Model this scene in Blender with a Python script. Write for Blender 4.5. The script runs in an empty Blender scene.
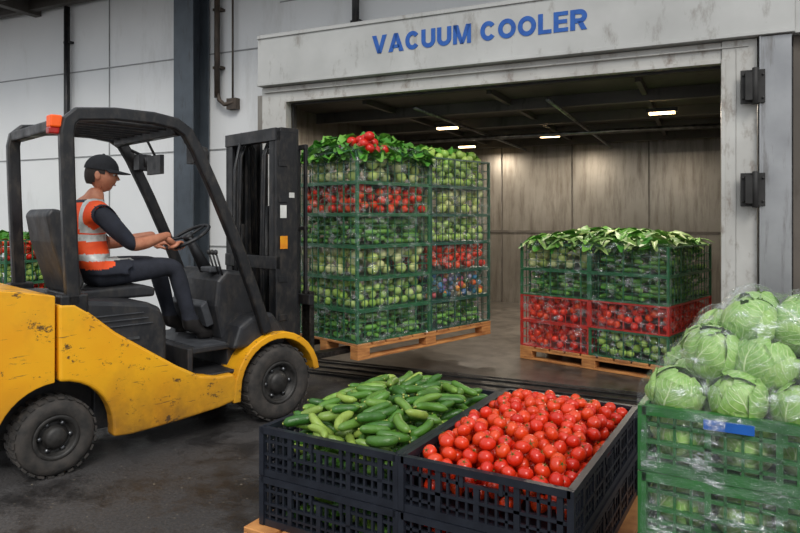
import bpy, bmesh, math, random
import numpy as np
from mathutils import Vector, Matrix
random.seed(7); np.random.seed(7)
R=random.random
def U(a,b): return a+(b-a)*random.random()
def T(x,y,z): return Matrix.Translation((x,y,z))
def RZ(a): return Matrix.Rotation(a,4,'Z')
def RX(a): return Matrix.Rotation(a,4,'X')
def RY(a): return Matrix.Rotation(a,4,'Y')
def S3(x,y,z): return Matrix.Diagonal((x,y,z,1))
def lin(c):
    o=[]
    for v in c[:3]:
        v=v/255.0
        o.append(v/12.92 if v<=.04045 else ((v+.055)/1.055)**2.4)
    return (o[0],o[1],o[2],1)
# ------------------------------------------------------------------ materials
def newmat(name):
    m=bpy.data.materials.new(name); m.use_nodes=True
    nt=m.node_tree; b=nt.nodes['Principled BSDF']
    return m,nt,b
def ramp(nt,src,stops):
    r=nt.nodes.new('ShaderNodeValToRGB'); e=r.color_ramp.elements
    while len(e)<len(stops): e.new(.5)
    for i,(p,c) in enumerate(stops):
        e[i].position=p; e[i].color=c
    nt.links.new(src,r.inputs[0]); return r.outputs[0]
def noise(nt,scale,detail=4,stretch=None,rough=.55,coord='Object'):
    tc=nt.nodes.new('ShaderNodeTexCoord'); n=nt.nodes.new('ShaderNodeTexNoise')
    n.inputs['Scale'].default_value=scale; n.inputs['Detail'].default_value=detail; n.inputs['Roughness'].default_value=rough
    src=tc.outputs[coord]
    if stretch:
        mp=nt.nodes.new('ShaderNodeMapping'); mp.inputs['Scale'].default_value=stretch
        nt.links.new(src,mp.inputs[0]); src=mp.outputs[0]
    nt.links.new(src,n.inputs['Vector']); return n.outputs['Fac']
def mixc(nt,fac,a,b,mode='MIX'):
    m=nt.nodes.new('ShaderNodeMix'); m.data_type='RGBA'; m.blend_type=mode
    def put(s,v):
        if isinstance(v,bpy.types.NodeSocket): nt.links.new(v,s)
        else: s.default_value=v
    put(m.inputs[0],fac); put(m.inputs[6],a); put(m.inputs[7],b)
    return m.outputs[2]
def bump(nt,b,src,strength=.2,dist=.01):
    n=nt.nodes.new('ShaderNodeBump'); n.inputs['Strength'].default_value=strength; n.inputs['Distance'].default_value=dist
    nt.links.new(src,n.inputs['Height']); nt.links.new(n.outputs[0],b.inputs['Normal'])
def M(name,c1,c2=None,rough=.5,metal=0,scale=6,bmp=0,stretch=None,lo=.35,hi=.65,bscale=None,spec=None):
    m,nt,b=newmat(name)
    b.inputs['Roughness'].default_value=rough; b.inputs['Metallic'].default_value=metal
    if spec is not None: b.inputs['Specular IOR Level'].default_value=spec
    c2=c2 or tuple(v*.85 for v in c1)
    n=noise(nt,scale,5,stretch)
    nt.links.new(ramp(nt,n,[(lo,lin(c1)),(hi,lin(c2))]),b.inputs['Base Color'])
    if bmp: bump(nt,b,noise(nt,bscale or scale*3,5,stretch),bmp,.01)
    return m
def Misl(name,cols,rough=.4,bmp=0,bscale=60,dark=.45):
    m,nt,b=newmat(name)
    g=nt.nodes.new('ShaderNodeNewGeometry')
    n=len(cols); st=[(i/(n-1) if n>1 else 0,lin(c)) for i,c in enumerate(cols)]
    col=ramp(nt,g.outputs['Random Per Island'],st)
    nz=noise(nt,25,3)
    col=mixc(nt,ramp(nt,nz,[(.3,(0,0,0,1)),(.75,(dark,dark,dark,1))]),col,lin(tuple(v*.6 for v in cols[0])))
    nt.links.new(col,b.inputs['Base Color']); b.inputs['Roughness'].default_value=rough
    if bmp: bump(nt,b,noise(nt,bscale,3),bmp,.004)
    return m
def Memit(name,c,s):
    m,nt,b=newmat(name)
    b.inputs['Base Color'].default_value=lin(c); b.inputs['Emission Color'].default_value=lin(c); b.inputs['Emission Strength'].default_value=s
    return m
def dusty(name,c1,c2,c3,rough,metal=0):
    m,nt,b=newmat(name)
    base=ramp(nt,noise(nt,4,4),[(.35,lin(c1)),(.65,lin(c2))])
    d=ramp(nt,noise(nt,16,8,(1,1,.5),.7),[(.48,(0,0,0,1)),(.66,(.7,.7,.7,1))])
    nt.links.new(mixc(nt,d,base,lin(c3)),b.inputs['Base Color']); b.inputs['Metallic'].default_value=metal
    nt.links.new(ramp(nt,noise(nt,9,5),[(.3,(rough-.1,)*3+(1,)),(.7,(rough+.2,)*3+(1,))]),b.inputs['Roughness'])
    bump(nt,b,noise(nt,40,5),.08)
    return m
mBlack=dusty('black_steel',(30,31,34),(21,22,25),(64,59,54),.38,.1)
mBlackP=dusty('black_plastic',(40,41,45),(29,30,33),(62,58,54),.45)
mDash=M('grey_plastic',(74,76,80),(54,56,60),.5,0,10,.05)
mRubber=M('rubber',(40,39,38),(66,61,57),.85,0,14,.2)
mRim=M('wheel_rim',(60,58,56),(38,37,36),.5,.3,20,.1)
mSteel=M('steel',(140,142,145),(90,91,93),.35,.9,12,.05)
mChain=M('greasy_steel',(76,73,69),(44,42,40),.4,.8,40,.1)
mOrange=Memit('beacon_orange',(235,90,20),.25)
mRed=M('red_plastic',(190,30,24),None,.3)
mGlass=M('lamp_glass',(215,220,225),None,.15)
mLabelW=M('label_white',(225,225,220),None,.5)
mLabelY=M('label_yellow',(235,170,20),(210,120,20),.5)
mWood=M('pallet_wood',(204,142,80),(152,94,50),.75,0,5,.25,(1,1,9))
mCrateD=M('crate_dark_plastic',(34,38,47),(23,26,34),.36,0,9,.05)
mCrateG=M('crate_green_plastic',(42,104,66),(28,80,50),.42,0,9,.05)
mCrateR=M('crate_red_plastic',(190,44,34),(160,34,28),.42,0,9,.05)
mCrateG3=M('crate_dark_green',(32,80,64),(22,62,52),.42)
mCrateG2=M('crate_bright_green_plastic',(46,108,50),(30,84,38),.4,0,9,.05)
mSkin=M('skin',(198,134,104),(180,114,86),.5,0,20,.05)
mHair=M('hair',(42,32,26),None,.7,0,80,.3)
mCap=M('cap_fabric',(26,28,34),None,.8,0,60,.15)
mVest=M('vest_orange',(244,90,34),(228,72,22),.7,0,12,.2)
mRefl=M('reflective_tape',(210,212,208),(176,180,176),.35,.1,30,.05)
mShirt=M('navy_shirt',(40,44,56),(30,33,43),.85,0,12,.25)
mPants=M('work_trousers',(42,45,56),(30,33,42),.85,0,12,.3)
mShoe=M('shoe',(34,31,30),None,.5,0,20,.1)
mWhite=M('eye_white',(230,228,222),None,.3)
mBlueText=M('sign_blue',(22,78,160),(32,92,172),.5,0,20)
mLip=M('lip',(165,88,76),None,.5)
mSeal=M('door_seal',(50,49,48),(34,33,32),.6,.2,10,.1)
def yellow():
    m,nt,b=newmat('worn_yellow_paint')
    base=ramp(nt,noise(nt,3,3),[(.3,lin((244,180,26))),(.7,lin((234,160,18)))])
    d=ramp(nt,noise(nt,2.3,6,None,.65),[(.5,(0,0,0,1)),(.76,(.5,.5,.5,1))])
    c=mixc(nt,d,base,lin((170,118,40)))
    scr=ramp(nt,noise(nt,6.5,12,(1,1,1.3),.80),[(.57,(0,0,0,1)),(.60,(.95,.95,.95,1))])
    c=mixc(nt,scr,c,lin((70,54,40)))
    scr2=ramp(nt,noise(nt,14,6,(.35,.35,4),.7),[(.62,(0,0,0,1)),(.65,(.8,.8,.8,1))])
    c=mixc(nt,scr2,c,lin((96,74,50)))
    tc=nt.nodes.new('ShaderNodeTexCoord'); sp=nt.nodes.new('ShaderNodeSeparateXYZ'); nt.links.new(tc.outputs['Object'],sp.inputs[0])
    mr=nt.nodes.new('ShaderNodeMapRange'); mr.inputs[1].default_value=.60; mr.inputs[2].default_value=.12; mr.inputs[3].default_value=0; mr.inputs[4].default_value=1.3
    nt.links.new(sp.outputs[2],mr.inputs[0])
    mu=nt.nodes.new('ShaderNodeMath'); mu.operation='MULTIPLY'; mu.use_clamp=True; nt.links.new(mr.outputs[0],mu.inputs[0]); nt.links.new(noise(nt,7,8,None,.7),mu.inputs[1])
    c=mixc(nt,mu.outputs[0],c,lin((84,62,38)))
    nt.links.new(c,b.inputs['Base Color']); b.inputs['Roughness'].default_value=.42
    bump(nt,b,noise(nt,30,4),.05)
    return m
mYellow=yellow()
def weather(name,c1,c2,c3,rough=.5,metal=0,sc=1.5,amt=(.55,.75),st=(1,1,.25),bm=.05):
    m,nt,b=newmat(name)
    base=ramp(nt,noise(nt,sc,4),[(.3,lin(c1)),(.7,lin(c2))])
    d=ramp(nt,noise(nt,sc*4,8,st,.7),[(amt[0],(0,0,0,1)),(amt[1],(1,1,1,1))])
    nt.links.new(mixc(nt,d,base,lin(c3)),b.inputs['Base Color'])
    b.inputs['Roughness'].default_value=rough; b.inputs['Metallic'].default_value=metal
    bump(nt,b,noise(nt,sc*8,5),bm)
    return m
mWallW=weather('white_panel_wall',(222,223,223),(212,214,215),(190,190,187),.6,0,.8,(.55,.85))
mHead=weather('header_metal',(190,190,187),(168,168,165),(104,94,82),.42,.2,1.6,(.56,.80),(1,1,.35))
mJamb=weather('jamb_metal',(196,195,190),(172,170,165),(104,84,66),.45,.2,2,(.52,.74),(1,1,.5))
mColR=weather('right_column_metal',(176,177,178),(146,147,149),(96,90,84),.32,.6,2,(.52,.78),(2,2,.2))
mWallR=weather('right_wall_concrete',(104,96,88),(84,78,72),(66,56,48),.8,0,1.5,(.5,.75))
mColB=weather('blue_grey_steel',(76,84,92),(60,67,74),(46,46,45),.5,.2,3)
mBackC=weather('chamber_wall_metal',(156,151,143),(130,125,117),(90,81,71),.33,.7,.9,(.45,.78),(3,3,.35),.06)
mCeilC=weather('chamber_ceiling_metal',(90,87,84),(64,62,60),(42,39,36),.5,.4,1.5)
mFloorC=weather('chamber_floor_metal',(104,98,92),(78,73,68),(48,44,41),.28,.3,1.5,(.45,.7),(1,1,1))
mCanopy=weather('canopy_metal',(92,88,84),(70,66,62),(52,46,42),.6,.3,2)
mThresh=weather('threshold_steel',(60,58,56),(44,42,40),(30,28,26),.4,.5,3,(.45,.7),(1,1,1),.15)
def asphalt():
    m,nt,b=newmat('asphalt')
    a=ramp(nt,noise(nt,.55,6),[(.35,lin((60,58,58))),(.65,lin((82,79,78)))])
    g=ramp(nt,noise(nt,70,4),[(.35,(.4,.4,.4,1)),(.62,(1,1,1,1))])
    c=mixc(nt,.8,a,g,'MULTIPLY')
    st=ramp(nt,noise(nt,2.2,10,None,.72),[(.46,(0,0,0,1)),(.60,(.85,.85,.85,1))])
    c=mixc(nt,st,c,lin((33,32,32)))
    sp=ramp(nt,noise(nt,34,2),[(.70,(0,0,0,1)),(.73,(.7,.7,.7,1))])
    c=mixc(nt,sp,c,lin((136,126,110)))
    nt.links.new(c,b.inputs['Base Color'])
    rr=ramp(nt,noise(nt,2.2,10,None,.72),[(.44,(.7,.7,.7,1)),(.60,(.28,.28,.28,1))]); nt.links.new(rr,b.inputs['Roughness'])
    bump(nt,b,noise(nt,60,6,None,.7),.4,.01)
    return m
mAsph=asphalt()
mTom=Misl('tomato_skin',[(204,34,14),(218,50,20),(224,74,26),(210,38,16)],.24,0,60,.25)
mCalyx=M('tomato_calyx',(64,110,34),None,.6)
mCuc=Misl('cucumber_skin',[(46,90,28),(64,114,36),(96,142,48),(46,96,30),(126,164,66),(58,104,34),(160,182,82),(74,124,42)],.35,.5,90,.4)
mCucTip=M('cucumber_tip',(176,182,90),None,.6)
mLime=Misl('lime_green_veg',[(160,200,84),(192,216,112),(140,186,72),(208,224,140)],.4,.3,60,.25)
mYel=Misl('pale_yellow_veg',[(224,228,148),(236,234,176),(206,220,122),(184,210,106)],.4,.3,60,.2)
mGrn=Misl('green_veg',[(84,150,54),(114,174,70),(146,198,90),(70,128,44)],.45,.4,60,.3)
mMix=Misl('mixed_veg',[(60,110,40),(50,130,190),(224,70,34),(236,190,50),(50,100,180),(70,120,50)],.4,.2,60,.2)
mTom2=Misl('stack_tomato_skin',[(222,36,18),(232,56,24),(238,84,30),(226,44,20)],.3,0,60,.1)
mLeaf=Misl('leafy_greens',[(62,130,40),(86,152,50),(122,176,70),(50,108,34)],.5,.4,40,.3)
mLeek=Misl('leek_leaves',[(130,164,84),(98,140,62),(168,188,116),(76,120,52)],.5,.3,40,.3)
mRedP=Misl('red_pepper_skin',[(196,26,20),(214,42,26)],.25,0,60,.2)
def film(name,lo,mid,hi,dmix,rg=.16):
    m,nt,b=newmat(name)
    out=nt.nodes['Material Output']; nt.nodes.remove(b)
    tr=nt.nodes.new('ShaderNodeBsdfTransparent'); tr.inputs[0].default_value=(.99,.995,.99,1)
    gl=nt.nodes.new('ShaderNodeBsdfGlossy'); gl.inputs['Roughness'].default_value=rg; gl.inputs[0].default_value=(.95,.97,1,1)
    df=nt.nodes.new('ShaderNodeBsdfDiffuse'); df.inputs[0].default_value=(.9,.93,.93,1)
    mg=nt.nodes.new('ShaderNodeMixShader'); mg.inputs[0].default_value=dmix
    nt.links.new(gl.outputs[0],mg.inputs[1]); nt.links.new(df.outputs[0],mg.inputs[2])
    f=ramp(nt,noise(nt,6,10,(1.4,1.4,2.6),.72),[(.46,(lo,lo,lo,1)),(.56,(mid,mid,mid,1)),(.61,(hi,hi,hi,1)),(.65,(mid,mid,mid,1))])
    mx=nt.nodes.new('ShaderNodeMixShader'); nt.links.new(f,mx.inputs[0])
    nt.links.new(tr.outputs[0],mx.inputs[1]); nt.links.new(mg.outputs[0],mx.inputs[2])
    bp=nt.nodes.new('ShaderNodeBump'); bp.inputs['Strength'].default_value=1; bp.inputs['Distance'].default_value=.04
    nt.links.new(noise(nt,12,6,(1,1,1.8),.6),bp.inputs['Height']); nt.links.new(bp.outputs[0],gl.inputs['Normal'])
    nt.links.new(mx.outputs[0],out.inputs[0]); return m
mFilm=film('stretch_film',.02,.07,.40,.30)
mFilmC=film('cabbage_film',.04,.12,.55,.25,.12)
# ------------------------------------------------------------------ mesh builder
def empty(name,mat):
    e=bpy.data.objects.new(name,None); bpy.context.collection.objects.link(e); e.matrix_world=mat; e.empty_display_size=.2; return e
def link(name,me,mat=None,parent=None):
    o=bpy.data.objects.new(name,me); bpy.context.collection.objects.link(o)
    if parent: o.parent=parent
    if mat is not None: o.matrix_local=mat
    return o
class MB:
    def __init__(s): s.v=[];s.f=[];s.m=[];s.s=[]
    def add(s,vs,fs,m=0,sm=False,X=None):
        o=len(s.v)
        if X is not None: vs=[tuple(X@Vector(v)) for v in vs]
        s.v+=[tuple(v) for v in vs]; s.f+=[tuple(i+o for i in f) for f in fs]
        s.m+=[m]*len(fs); s.s+=[sm]*len(fs)
    def box(s,x0,x1,y0,y1,z0,z1,m=0,X=None):
        vs=[(x,y,z) for x in (x0,x1) for y in (y0,y1) for z in (z0,z1)]
        s.add(vs,[(0,1,3,2),(4,6,7,5),(0,4,5,1),(2,3,7,6),(0,2,6,4),(1,5,7,3)],m,False,X)
    def prism(s,pts,y0,y1,m=0,X=None,sm=False):
        n=len(pts); vs=[(x,y0,z) for x,z in pts]+[(x,y1,z) for x,z in pts]
        fs=[(i,(i+1)%n,(i+1)%n+n,i+n) for i in range(n)]
        s.add(vs,fs+[tuple(range(n)),tuple(range(2*n-1,n-1,-1))],m,sm,X)
    def strip(s,path,w,y0,y1,m=0,X=None):
        L=[];Rr=[]
        for i,p in enumerate(path):
            a=Vector(path[max(i-1,0)]); b=Vector(path[min(i+1,len(path)-1)]); d=(b-a).normalized(); n=Vector((-d.y,d.x))*w/2
            L.append((p[0]+n.x,p[1]+n.y)); Rr.append((p[0]-n.x,p[1]-n.y))
        s.prism(L+Rr[::-1],y0,y1,m,X)
    def tube(s,pts,r,seg=10,m=0,X=None,sm=True,flat=1):
        pts=[Vector(p) for p in pts]; n=len(pts)
        if not hasattr(r,'__len__'): r=[r]*n
        vs=[];fs=[]; prev=None
        for i,p in enumerate(pts):
            d=(pts[min(i+1,n-1)]-pts[max(i-1,0)]).normalized()
            if prev is None:
                a=Vector((0,0,1)) if abs(d.z)<.9 else Vector((1,0,0)); u=d.cross(a).normalized()
            else: u=(prev-d*prev.dot(d)).normalized()
            prev=u; w=d.cross(u)
            for k in range(seg):
                t=2*math.pi*k/seg; vs.append(p+u*math.cos(t)*r[i]+w*math.sin(t)*r[i]*flat)
        for i in range(n-1):
            for k in range(seg):
                k2=(k+1)%seg; fs.append((i*seg+k,i*seg+k2,(i+1)*seg+k2,(i+1)*seg+k))
        fs+=[tuple(range(seg-1,-1,-1)),tuple(range((n-1)*seg,n*seg))]
        s.add(vs,fs,m,sm,X)
    def lathe(s,prof,cx,cz,seg=32,m=0,X=None,sm=True):
        vs=[];fs=[];n=len(prof)
        for k in range(seg):
            t=2*math.pi*k/seg
            for r,y in prof: vs.append((cx+r*math.cos(t),y,cz+r*math.sin(t)))
        for k in range(seg):
            k2=(k+1)%seg
            for i in range(n-1): fs.append((k*n+i,k*n+i+1,k2*n+i+1,k2*n+i))
        s.add(vs,fs,m,sm,X)
    def ell(s,c,r,m=0,seg=16,rings=10,X=None,rot=None,fn=None):
        vs,fs=sphere(seg,rings); out=[]
        for v in vs:
            q=Vector((v[0]*r[0],v[1]*r[1],v[2]*r[2]))
            if fn: q=fn(q,v)
            if rot: q=rot@q
            out.append(q+Vector(c))
        s.add(out,fs,m,True,X)
    def obj(s,name,mats,X=None,parent=None,bevel=0,seg=2,norm=True):
        me=s.mesh(name,mats,norm); o=link(name,me,X,parent)
        if bevel:
            b=o.modifiers.new('bevel','BEVEL'); b.width=bevel; b.segments=seg; b.limit_method='ANGLE'; b.angle_limit=math.radians(40)
        return o
    def mesh(s,name,mats,norm=True):
        me=bpy.data.meshes.new(name); me.from_pydata(s.v,[],s.f)
        for m in mats: me.materials.append(m)
        me.polygons.foreach_set('material_index',s.m); me.polygons.foreach_set('use_smooth',s.s)
        if norm:
            bm=bmesh.new(); bm.from_mesh(me); bmesh.ops.recalc_face_normals(bm,faces=bm.faces); bm.to_mesh(me); bm.free()
        me.update(); return me
_sc={}
def sphere(seg,rings):
    if (seg,rings) in _sc: return _sc[(seg,rings)]
    vs=[(0,0,1)];fs=[]
    for i in range(1,rings):
        p=math.pi*i/rings
        for k in range(seg):
            t=2*math.pi*k/seg; vs.append((math.sin(p)*math.cos(t),math.sin(p)*math.sin(t),math.cos(p)))
    vs.append((0,0,-1)); L=len(vs)-1
    for k in range(seg): fs.append((0,1+k,1+(k+1)%seg))
    for i in range(rings-2):
        a=1+i*seg
        for k in range(seg): fs.append((a+k,a+seg+k,a+seg+(k+1)%seg,a+(k+1)%seg))
    a=1+(rings-2)*seg
    for k in range(seg): fs.append((a+k,L,a+(k+1)%seg))
    _sc[(seg,rings)]=(vs,fs); return vs,fs
# ------------------------------------------------------------------ dropping heap algorithm
def drop(W,D,z0,target,n,gen,cand=10,ring=None,margin=.0):
    res=.01; nx=int(W/res)+1; ny=int(D/res)+1
    H=np.full((nx,ny),z0); out=[]
    xs=np.arange(nx)*res; ys=np.arange(ny)*res
    for _ in range(n):
        best=None
        for c in range(cand):
            it=gen(); sp=it['sp']; ex=max(abs(p[0]) for p in sp)+sp[0][2]+margin; ey=max(abs(p[1]) for p in sp)+sp[0][2]+margin
            if W-2*ex<=0 or D-2*ey<=0: continue
            x=U(ex,W-ex); y=U(ey,D-ey)
            if ring and min(x-ex,W-ex-x,y-ey,D-ey-y)>ring: continue
            zc=-9; wins=[]
            for dx,dy,r in sp:
                px,py=x+dx,y+dy
                i0=max(0,int((px-r)/res));i1=min(nx,int((px+r)/res)+2);j0=max(0,int((py-r)/res));j1=min(ny,int((py+r)/res)+2)
                d2=(xs[i0:i1,None]-px)**2+(ys[None,j0:j1]-py)**2
                hh=np.sqrt(np.maximum(r*r-d2,0)); ok=d2<r*r
                if not ok.any(): continue
                zc=max(zc,float((H[i0:i1,j0:j1]+hh)[ok].max())); wins.append((i0,i1,j0,j1,hh,ok))
            sc=zc-target(x,y)
            if best is None or sc<best[0]: best=(sc,x,y,zc,it,wins)
        if best is None or best[0]>0: continue
        _,x,y,zc,it,wins=best
        for i0,i1,j0,j1,hh,ok in wins:
            h=H[i0:i1,j0:j1]; H[i0:i1,j0:j1]=np.where(ok,np.maximum(h,zc+hh),h)
        out.append((x,y,zc,it))
    return out
def gen_ball(r0,r1):
    def g():
        r=U(r0,r1); return {'sp':[(0,0,r)],'r':r,'a':U(0,6.28)}
    return g
def gen_cuc(r0,r1,l0,l1):
    def g():
        r=U(r0,r1); L=U(l0,l1); a=U(0,math.pi) if R()<.7 else random.gauss(.9,.35)
        k=[-.42,-.21,0,.21,.42]
        return {'sp':[(L*t*math.cos(a),L*t*math.sin(a),r*.92) for t in k],'r':r,'L':L,'a':a,'bend':U(-.035,.035)}
    return g
def tomato(mb,x,y,z,r,hi=True):
    X=T(x,y,z)@RZ(U(0,6.28))@RX(random.gauss(0,.8))@RY(random.gauss(0,.5))
    vs,fs=sphere(16,10) if hi else sphere(10,7)
    out=[]
    for v in vs:
        rr=math.hypot(v[0],v[1]); zz=v[2]*.84-(.16*math.exp(-(rr/.22)**2) if v[2]>0 else 0)
        k=1+.02*math.cos(5*math.atan2(v[1],v[0]))
        out.append((v[0]*r*k,v[1]*r*k,zz*r))
    mb.add(out,fs,0,True,X)
    if hi and R()<.6:
        c=[(0,0,.72*r)];f=[]
        for i in range(5):
            a=i*1.2566
            c+=[(.12*r*math.cos(a-.4),.12*r*math.sin(a-.4),.75*r),(.62*r*math.cos(a),.62*r*math.sin(a),.84*r),(.12*r*math.cos(a+.4),.12*r*math.sin(a+.4),.76*r)]
            f.append((0,1+3*i,2+3*i,3+3*i))
        mb.add(c,f,1,False,X)
        mb.tube([(0,0,.7*r),(.05*r,0,1.0*r)],.05*r,5,1,X)
def cucumber(mb,x,y,z,it,tilt=.22):
    L,r,a,bd=it['L'],it['r'],it['a'],it['bend']
    pts=[];rad=[]
    for i in range(11):
        t=-.5+i/10; pts.append((L*t,bd*(1-4*t*t)-bd*.5,0)); q=abs(2*t)
        rad.append(max(r*math.sqrt(max(0,1-q**5))*(1+.03*math.sin(i*2.1)),r*.22))
    X=T(x,y,z)@RZ(a)@RY(random.gauss(0,tilt))
    mb.tube(pts,rad,10,0,X)
    e=1 if R()<.5 else -1
    mb.tube([(e*L*.495,bd*-.5,0),(e*L*.53,bd*-.5,0)],[r*.3,r*.18],6,1,X)
# ------------------------------------------------------------------ crate
def crate_mesh(name,W,D,H,mat,ribs=.05,t=.014,handle=True,rw=.006,open_=False):
    mb=MB()
    def wall(L,X):
        if open_:
            mb.box(0,L,-.010,t,H-.016,H,0,X); mb.box(0,L,-.004,t,0,.012,0,X)
            mb.box(0,L,0,.008,H*.33,H*.33+.005,0,X); mb.box(0,L,0,.008,H*.64,H*.64+.005,0,X)
        else:
            mb.box(0,L,-.012,t,H-.028,H,0,X); mb.box(0,L,-.006,t,0,.03,0,X)
            mb.box(0,L,-.004,t,H*.42,H*.42+.012,0,X); mb.box(0,L,0,t,H*.68,H*.68+.012,0,X); mb.box(0,L,0,t,H*.22,H*.22+.01,0,X)
        n=max(3,int(L/ribs))
        for i in range(n+1):
            x=i*(L)/n; w=rw if i%4 else rw*2.2
            if handle and abs(x-L/2)<.07: 
                mb.box(x-w,x+w,-.002,t,.02,H*.68,0,X); continue
            mb.box(max(0,x-w),min(L,x+w),-.004 if i%4==0 else 0,t*.6 if open_ else t,.012,H-.016,0,X)
        if handle:
            mb.box(L/2-.085,L/2-.07,-.006,t,H*.66,H-.02,0,X); mb.box(L/2+.07,L/2+.085,-.006,t,H*.66,H-.02,0,X)
    wall(W,Matrix.Identity(4)); wall(W,T(W,D,0)@RZ(math.pi)); wall(D,T(W,0,0)@RZ(math.pi/2)); wall(D,T(0,D,0)@RZ(-math.pi/2))
    mb.box(0.005,W-.005,0.005,D-.005,0.002,.010)
    for cx in (0,W):
        for cy in (0,D): mb.box(cx-.012,cx+.012,cy-.012,cy+.012,0.002,H-.001)
    return mb.mesh(name,[mat])
def pallet(name,L,W,parent,X,H=.134):
    mb=MB(); n=max(5,int(L/.16)); bw=L/n
    for i in range(n): mb.box(i*bw+(.012 if i else 0),(i+1)*bw-(.012 if i<n-1 else 0),0,W,H-.022,H,0)
    for j in (0,.5,1):
        y=j*(W-.1); mb.box(0,L,y,y+.1,H-.044,H-.0225); mb.box(0,L,y,y+.1,0,.02)
        for i in (0,.5,1):
            x=i*(L-.14); mb.box(x,x+.14,y+.002,y+.098,.0205,H-.0445)
    return mb.obj(name,[mWood],X,parent,.003,1)
def leaf(mb,X,L,W,droop,m=0,n=6):
    vs=[];fs=[]; ph=U(0,6)
    for i in range(n+1):
        t=i/n; w=W*math.sin(math.pi*min(1,(t*.9+.06)))**.7*.5
        z=L*.25*math.sin(t*2.2)-droop*t*t*L; x=L*t
        for j,k in enumerate((-1,-.5,0,.5,1)):
            vs.append((x,w*k,z+abs(k)*w*.45+ (math.sin(t*14+ph+k*2)*.16*w if abs(k)>.4 else 0)))
    for i in range(n):
        for j in range(4): fs.append((i*5+j,i*5+j+1,i*5+j+6,i*5+j+5))
    mb.add(vs,fs,m,True,X)
def leaves_heap(mb,x0,x1,y0,y1,z,n,L,W,droop=.5,m=0,hgt=.08,pit=(-.5,.15)):
    for _ in range(n):
        x,y=U(x0,x1),U(y0,y1); u=2*(x-x0)/(x1-x0)-1; v=2*(y-y0)/(y1-y0)-1
        k=(1-u**4)*(1-v**4)
        X=T(x,y,z+U(0,hgt)*(.25+.75*k))@RZ(U(0,6.28))@RY(U(*pit))@RX(U(-.6,.6))
        l=L*U(.7,1.2); leaf(mb,X@T(-l/2,0,0),l,W*U(.7,1.2),droop*U(.4,1.3),m)
def filmbox(name,W,D,z0,z1,parent,X,off=.02,mat=None):
    mb=MB(); N=26; per=[]
    for i in range(N): per.append((i/N*W,-off,0,-1))
    for i in range(N): per.append((W+off,i/N*D,1,0))
    for i in range(N): per.append((W-i/N*W,D+off,0,1))
    for i in range(N): per.append((-off,D-i/N*D,-1,0))
    nz=22; vs=[];n=len(per)
    for k in range(nz+1):
        z=z0+(z1-z0)*k/nz
        for (x,y,nx,ny) in per:
            d=.010*math.sin(x*23+z*17+ny*2)*math.cos(y*19-z*11)+U(-.003,.003)
            vs.append((x+nx*d,y+ny*d,z))
    fs=[(k*n+i,k*n+(i+1)%n,(k+1)*n+(i+1)%n,(k+1)*n+i) for k in range(nz) for i in range(n)]
    mb.add(vs,fs,0,True)
    return mb.obj(name,[mat or mFilm],X,parent)
# ------------------------------------------------------------------ camera
cam=bpy.data.cameras.new('camera'); co=bpy.data.objects.new('camera',cam); bpy.context.collection.objects.link(co)
co.location=(0,0,1.5); co.rotation_euler=(math.pi/2,0,0); cam.lens=36*660/800; cam.sensor_width=36; cam.shift_y=-48.5/800; cam.clip_end=200
bpy.context.scene.camera=co
# ------------------------------------------------------------------ building (local frame: x along facade, y into the building)
BW=T(-.875,6.875,0)@RZ(math.radians(-24.9))
mb=MB(); mb.box(-14,12,-16,.6,-.1,0); mb.obj('floor',[mAsph],BW)
mb=MB()
mb.box(-14,-.80,.5,.7,0,4.55); mb.box(-.80,6.5,.5,.7,3.47,4.55)
mb.obj('wall_back',[mWallW],BW)
mb=MB()
for z in (1.15,2.33,3.5):
    mb.box(-14,-.80,.490,.4995,z,z+.014)
mb.box(-.8,6.5,.49,.4995,4.0,4.012)
for x in (-12,-9.2,-6.4,-3.55): mb.box(x,x+.012,.488,.4985,0,4.55)
mb.obj('trim_1',[M('panel_joint',(150,152,152),None,.6)],BW)
mb=MB(); mb.box(4.92,6.5,.06,.5,0,3.47); mb.obj('wall_right',[mWallR],BW)
mb=MB(); mb.box(-14,6.5,-.75,.7,4.56,4.66)
for y in (-.7,-.2,.3): mb.box(-14,6.5,y,y+.10,4.40,4.56)
for x in (-12,-9.5,-7.2,-5,-2.8): mb.box(x,x+.12,-.75,.49,4.36,4.56)
mb.obj('ceiling',[mCanopy],BW)
mb=MB(); x=-2.12; mb.box(x,x+.30,.18,.2,0,4.4);mb.box(x,x+.30,.45,.47,0,4.4);mb.box(x+.14,x+.16,.2,.45,0,4.4); mb.box(x-.06,x+.36,.14,.485,0,.02)
for z in (2.5,3.9): mb.box(x,x+.14,.2,.45,z,z+.01)
mb.obj('steel_column',[mColB],BW,None,.003,1)
mb=MB(); mb.tube([(-4.28,.43,1.2),(-4.28,.43,4.4)],.04,12)
for z in (1.6,2.8,3.9): mb.box(-4.34,-4.22,.42,.495,z,z+.03)
mb.obj('downpipe',[mBlack],BW)
mb=MB(); mb.tube([(-1.66,.42,2.95),(-1.66,.42,4.4)],.035,10); mb.tube([(-1.66,.42,3.05),(-1.63,.42,2.92),(-1.55,.42,2.86),(-1.42,.44,2.88)],.025,10); mb.box(-1.52,-1.38,.42,.495,2.8,2.93)
mb.tube([(-1.45,.45,2.93),(-1.45,.45,4.4)],.012,8)
for z in (3.3,4.0): mb.box(-1.72,-1.60,.41,.495,z,z+.03)
mb.obj('conduit_pipe',[M('pipe_brown',(84,72,62),(60,53,47),.6,.2,9,.2)],BW)
mb=MB(); mb.tube([(.25,.40,3.5),(.25,.40,4.4)],.04,12); mb.box(.19,.31,.39,.495,3.6,3.64); mb.box(.19,.31,.39,.495,4.2,4.24); mb.obj('vent_pipe',[mBlack],BW)
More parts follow.
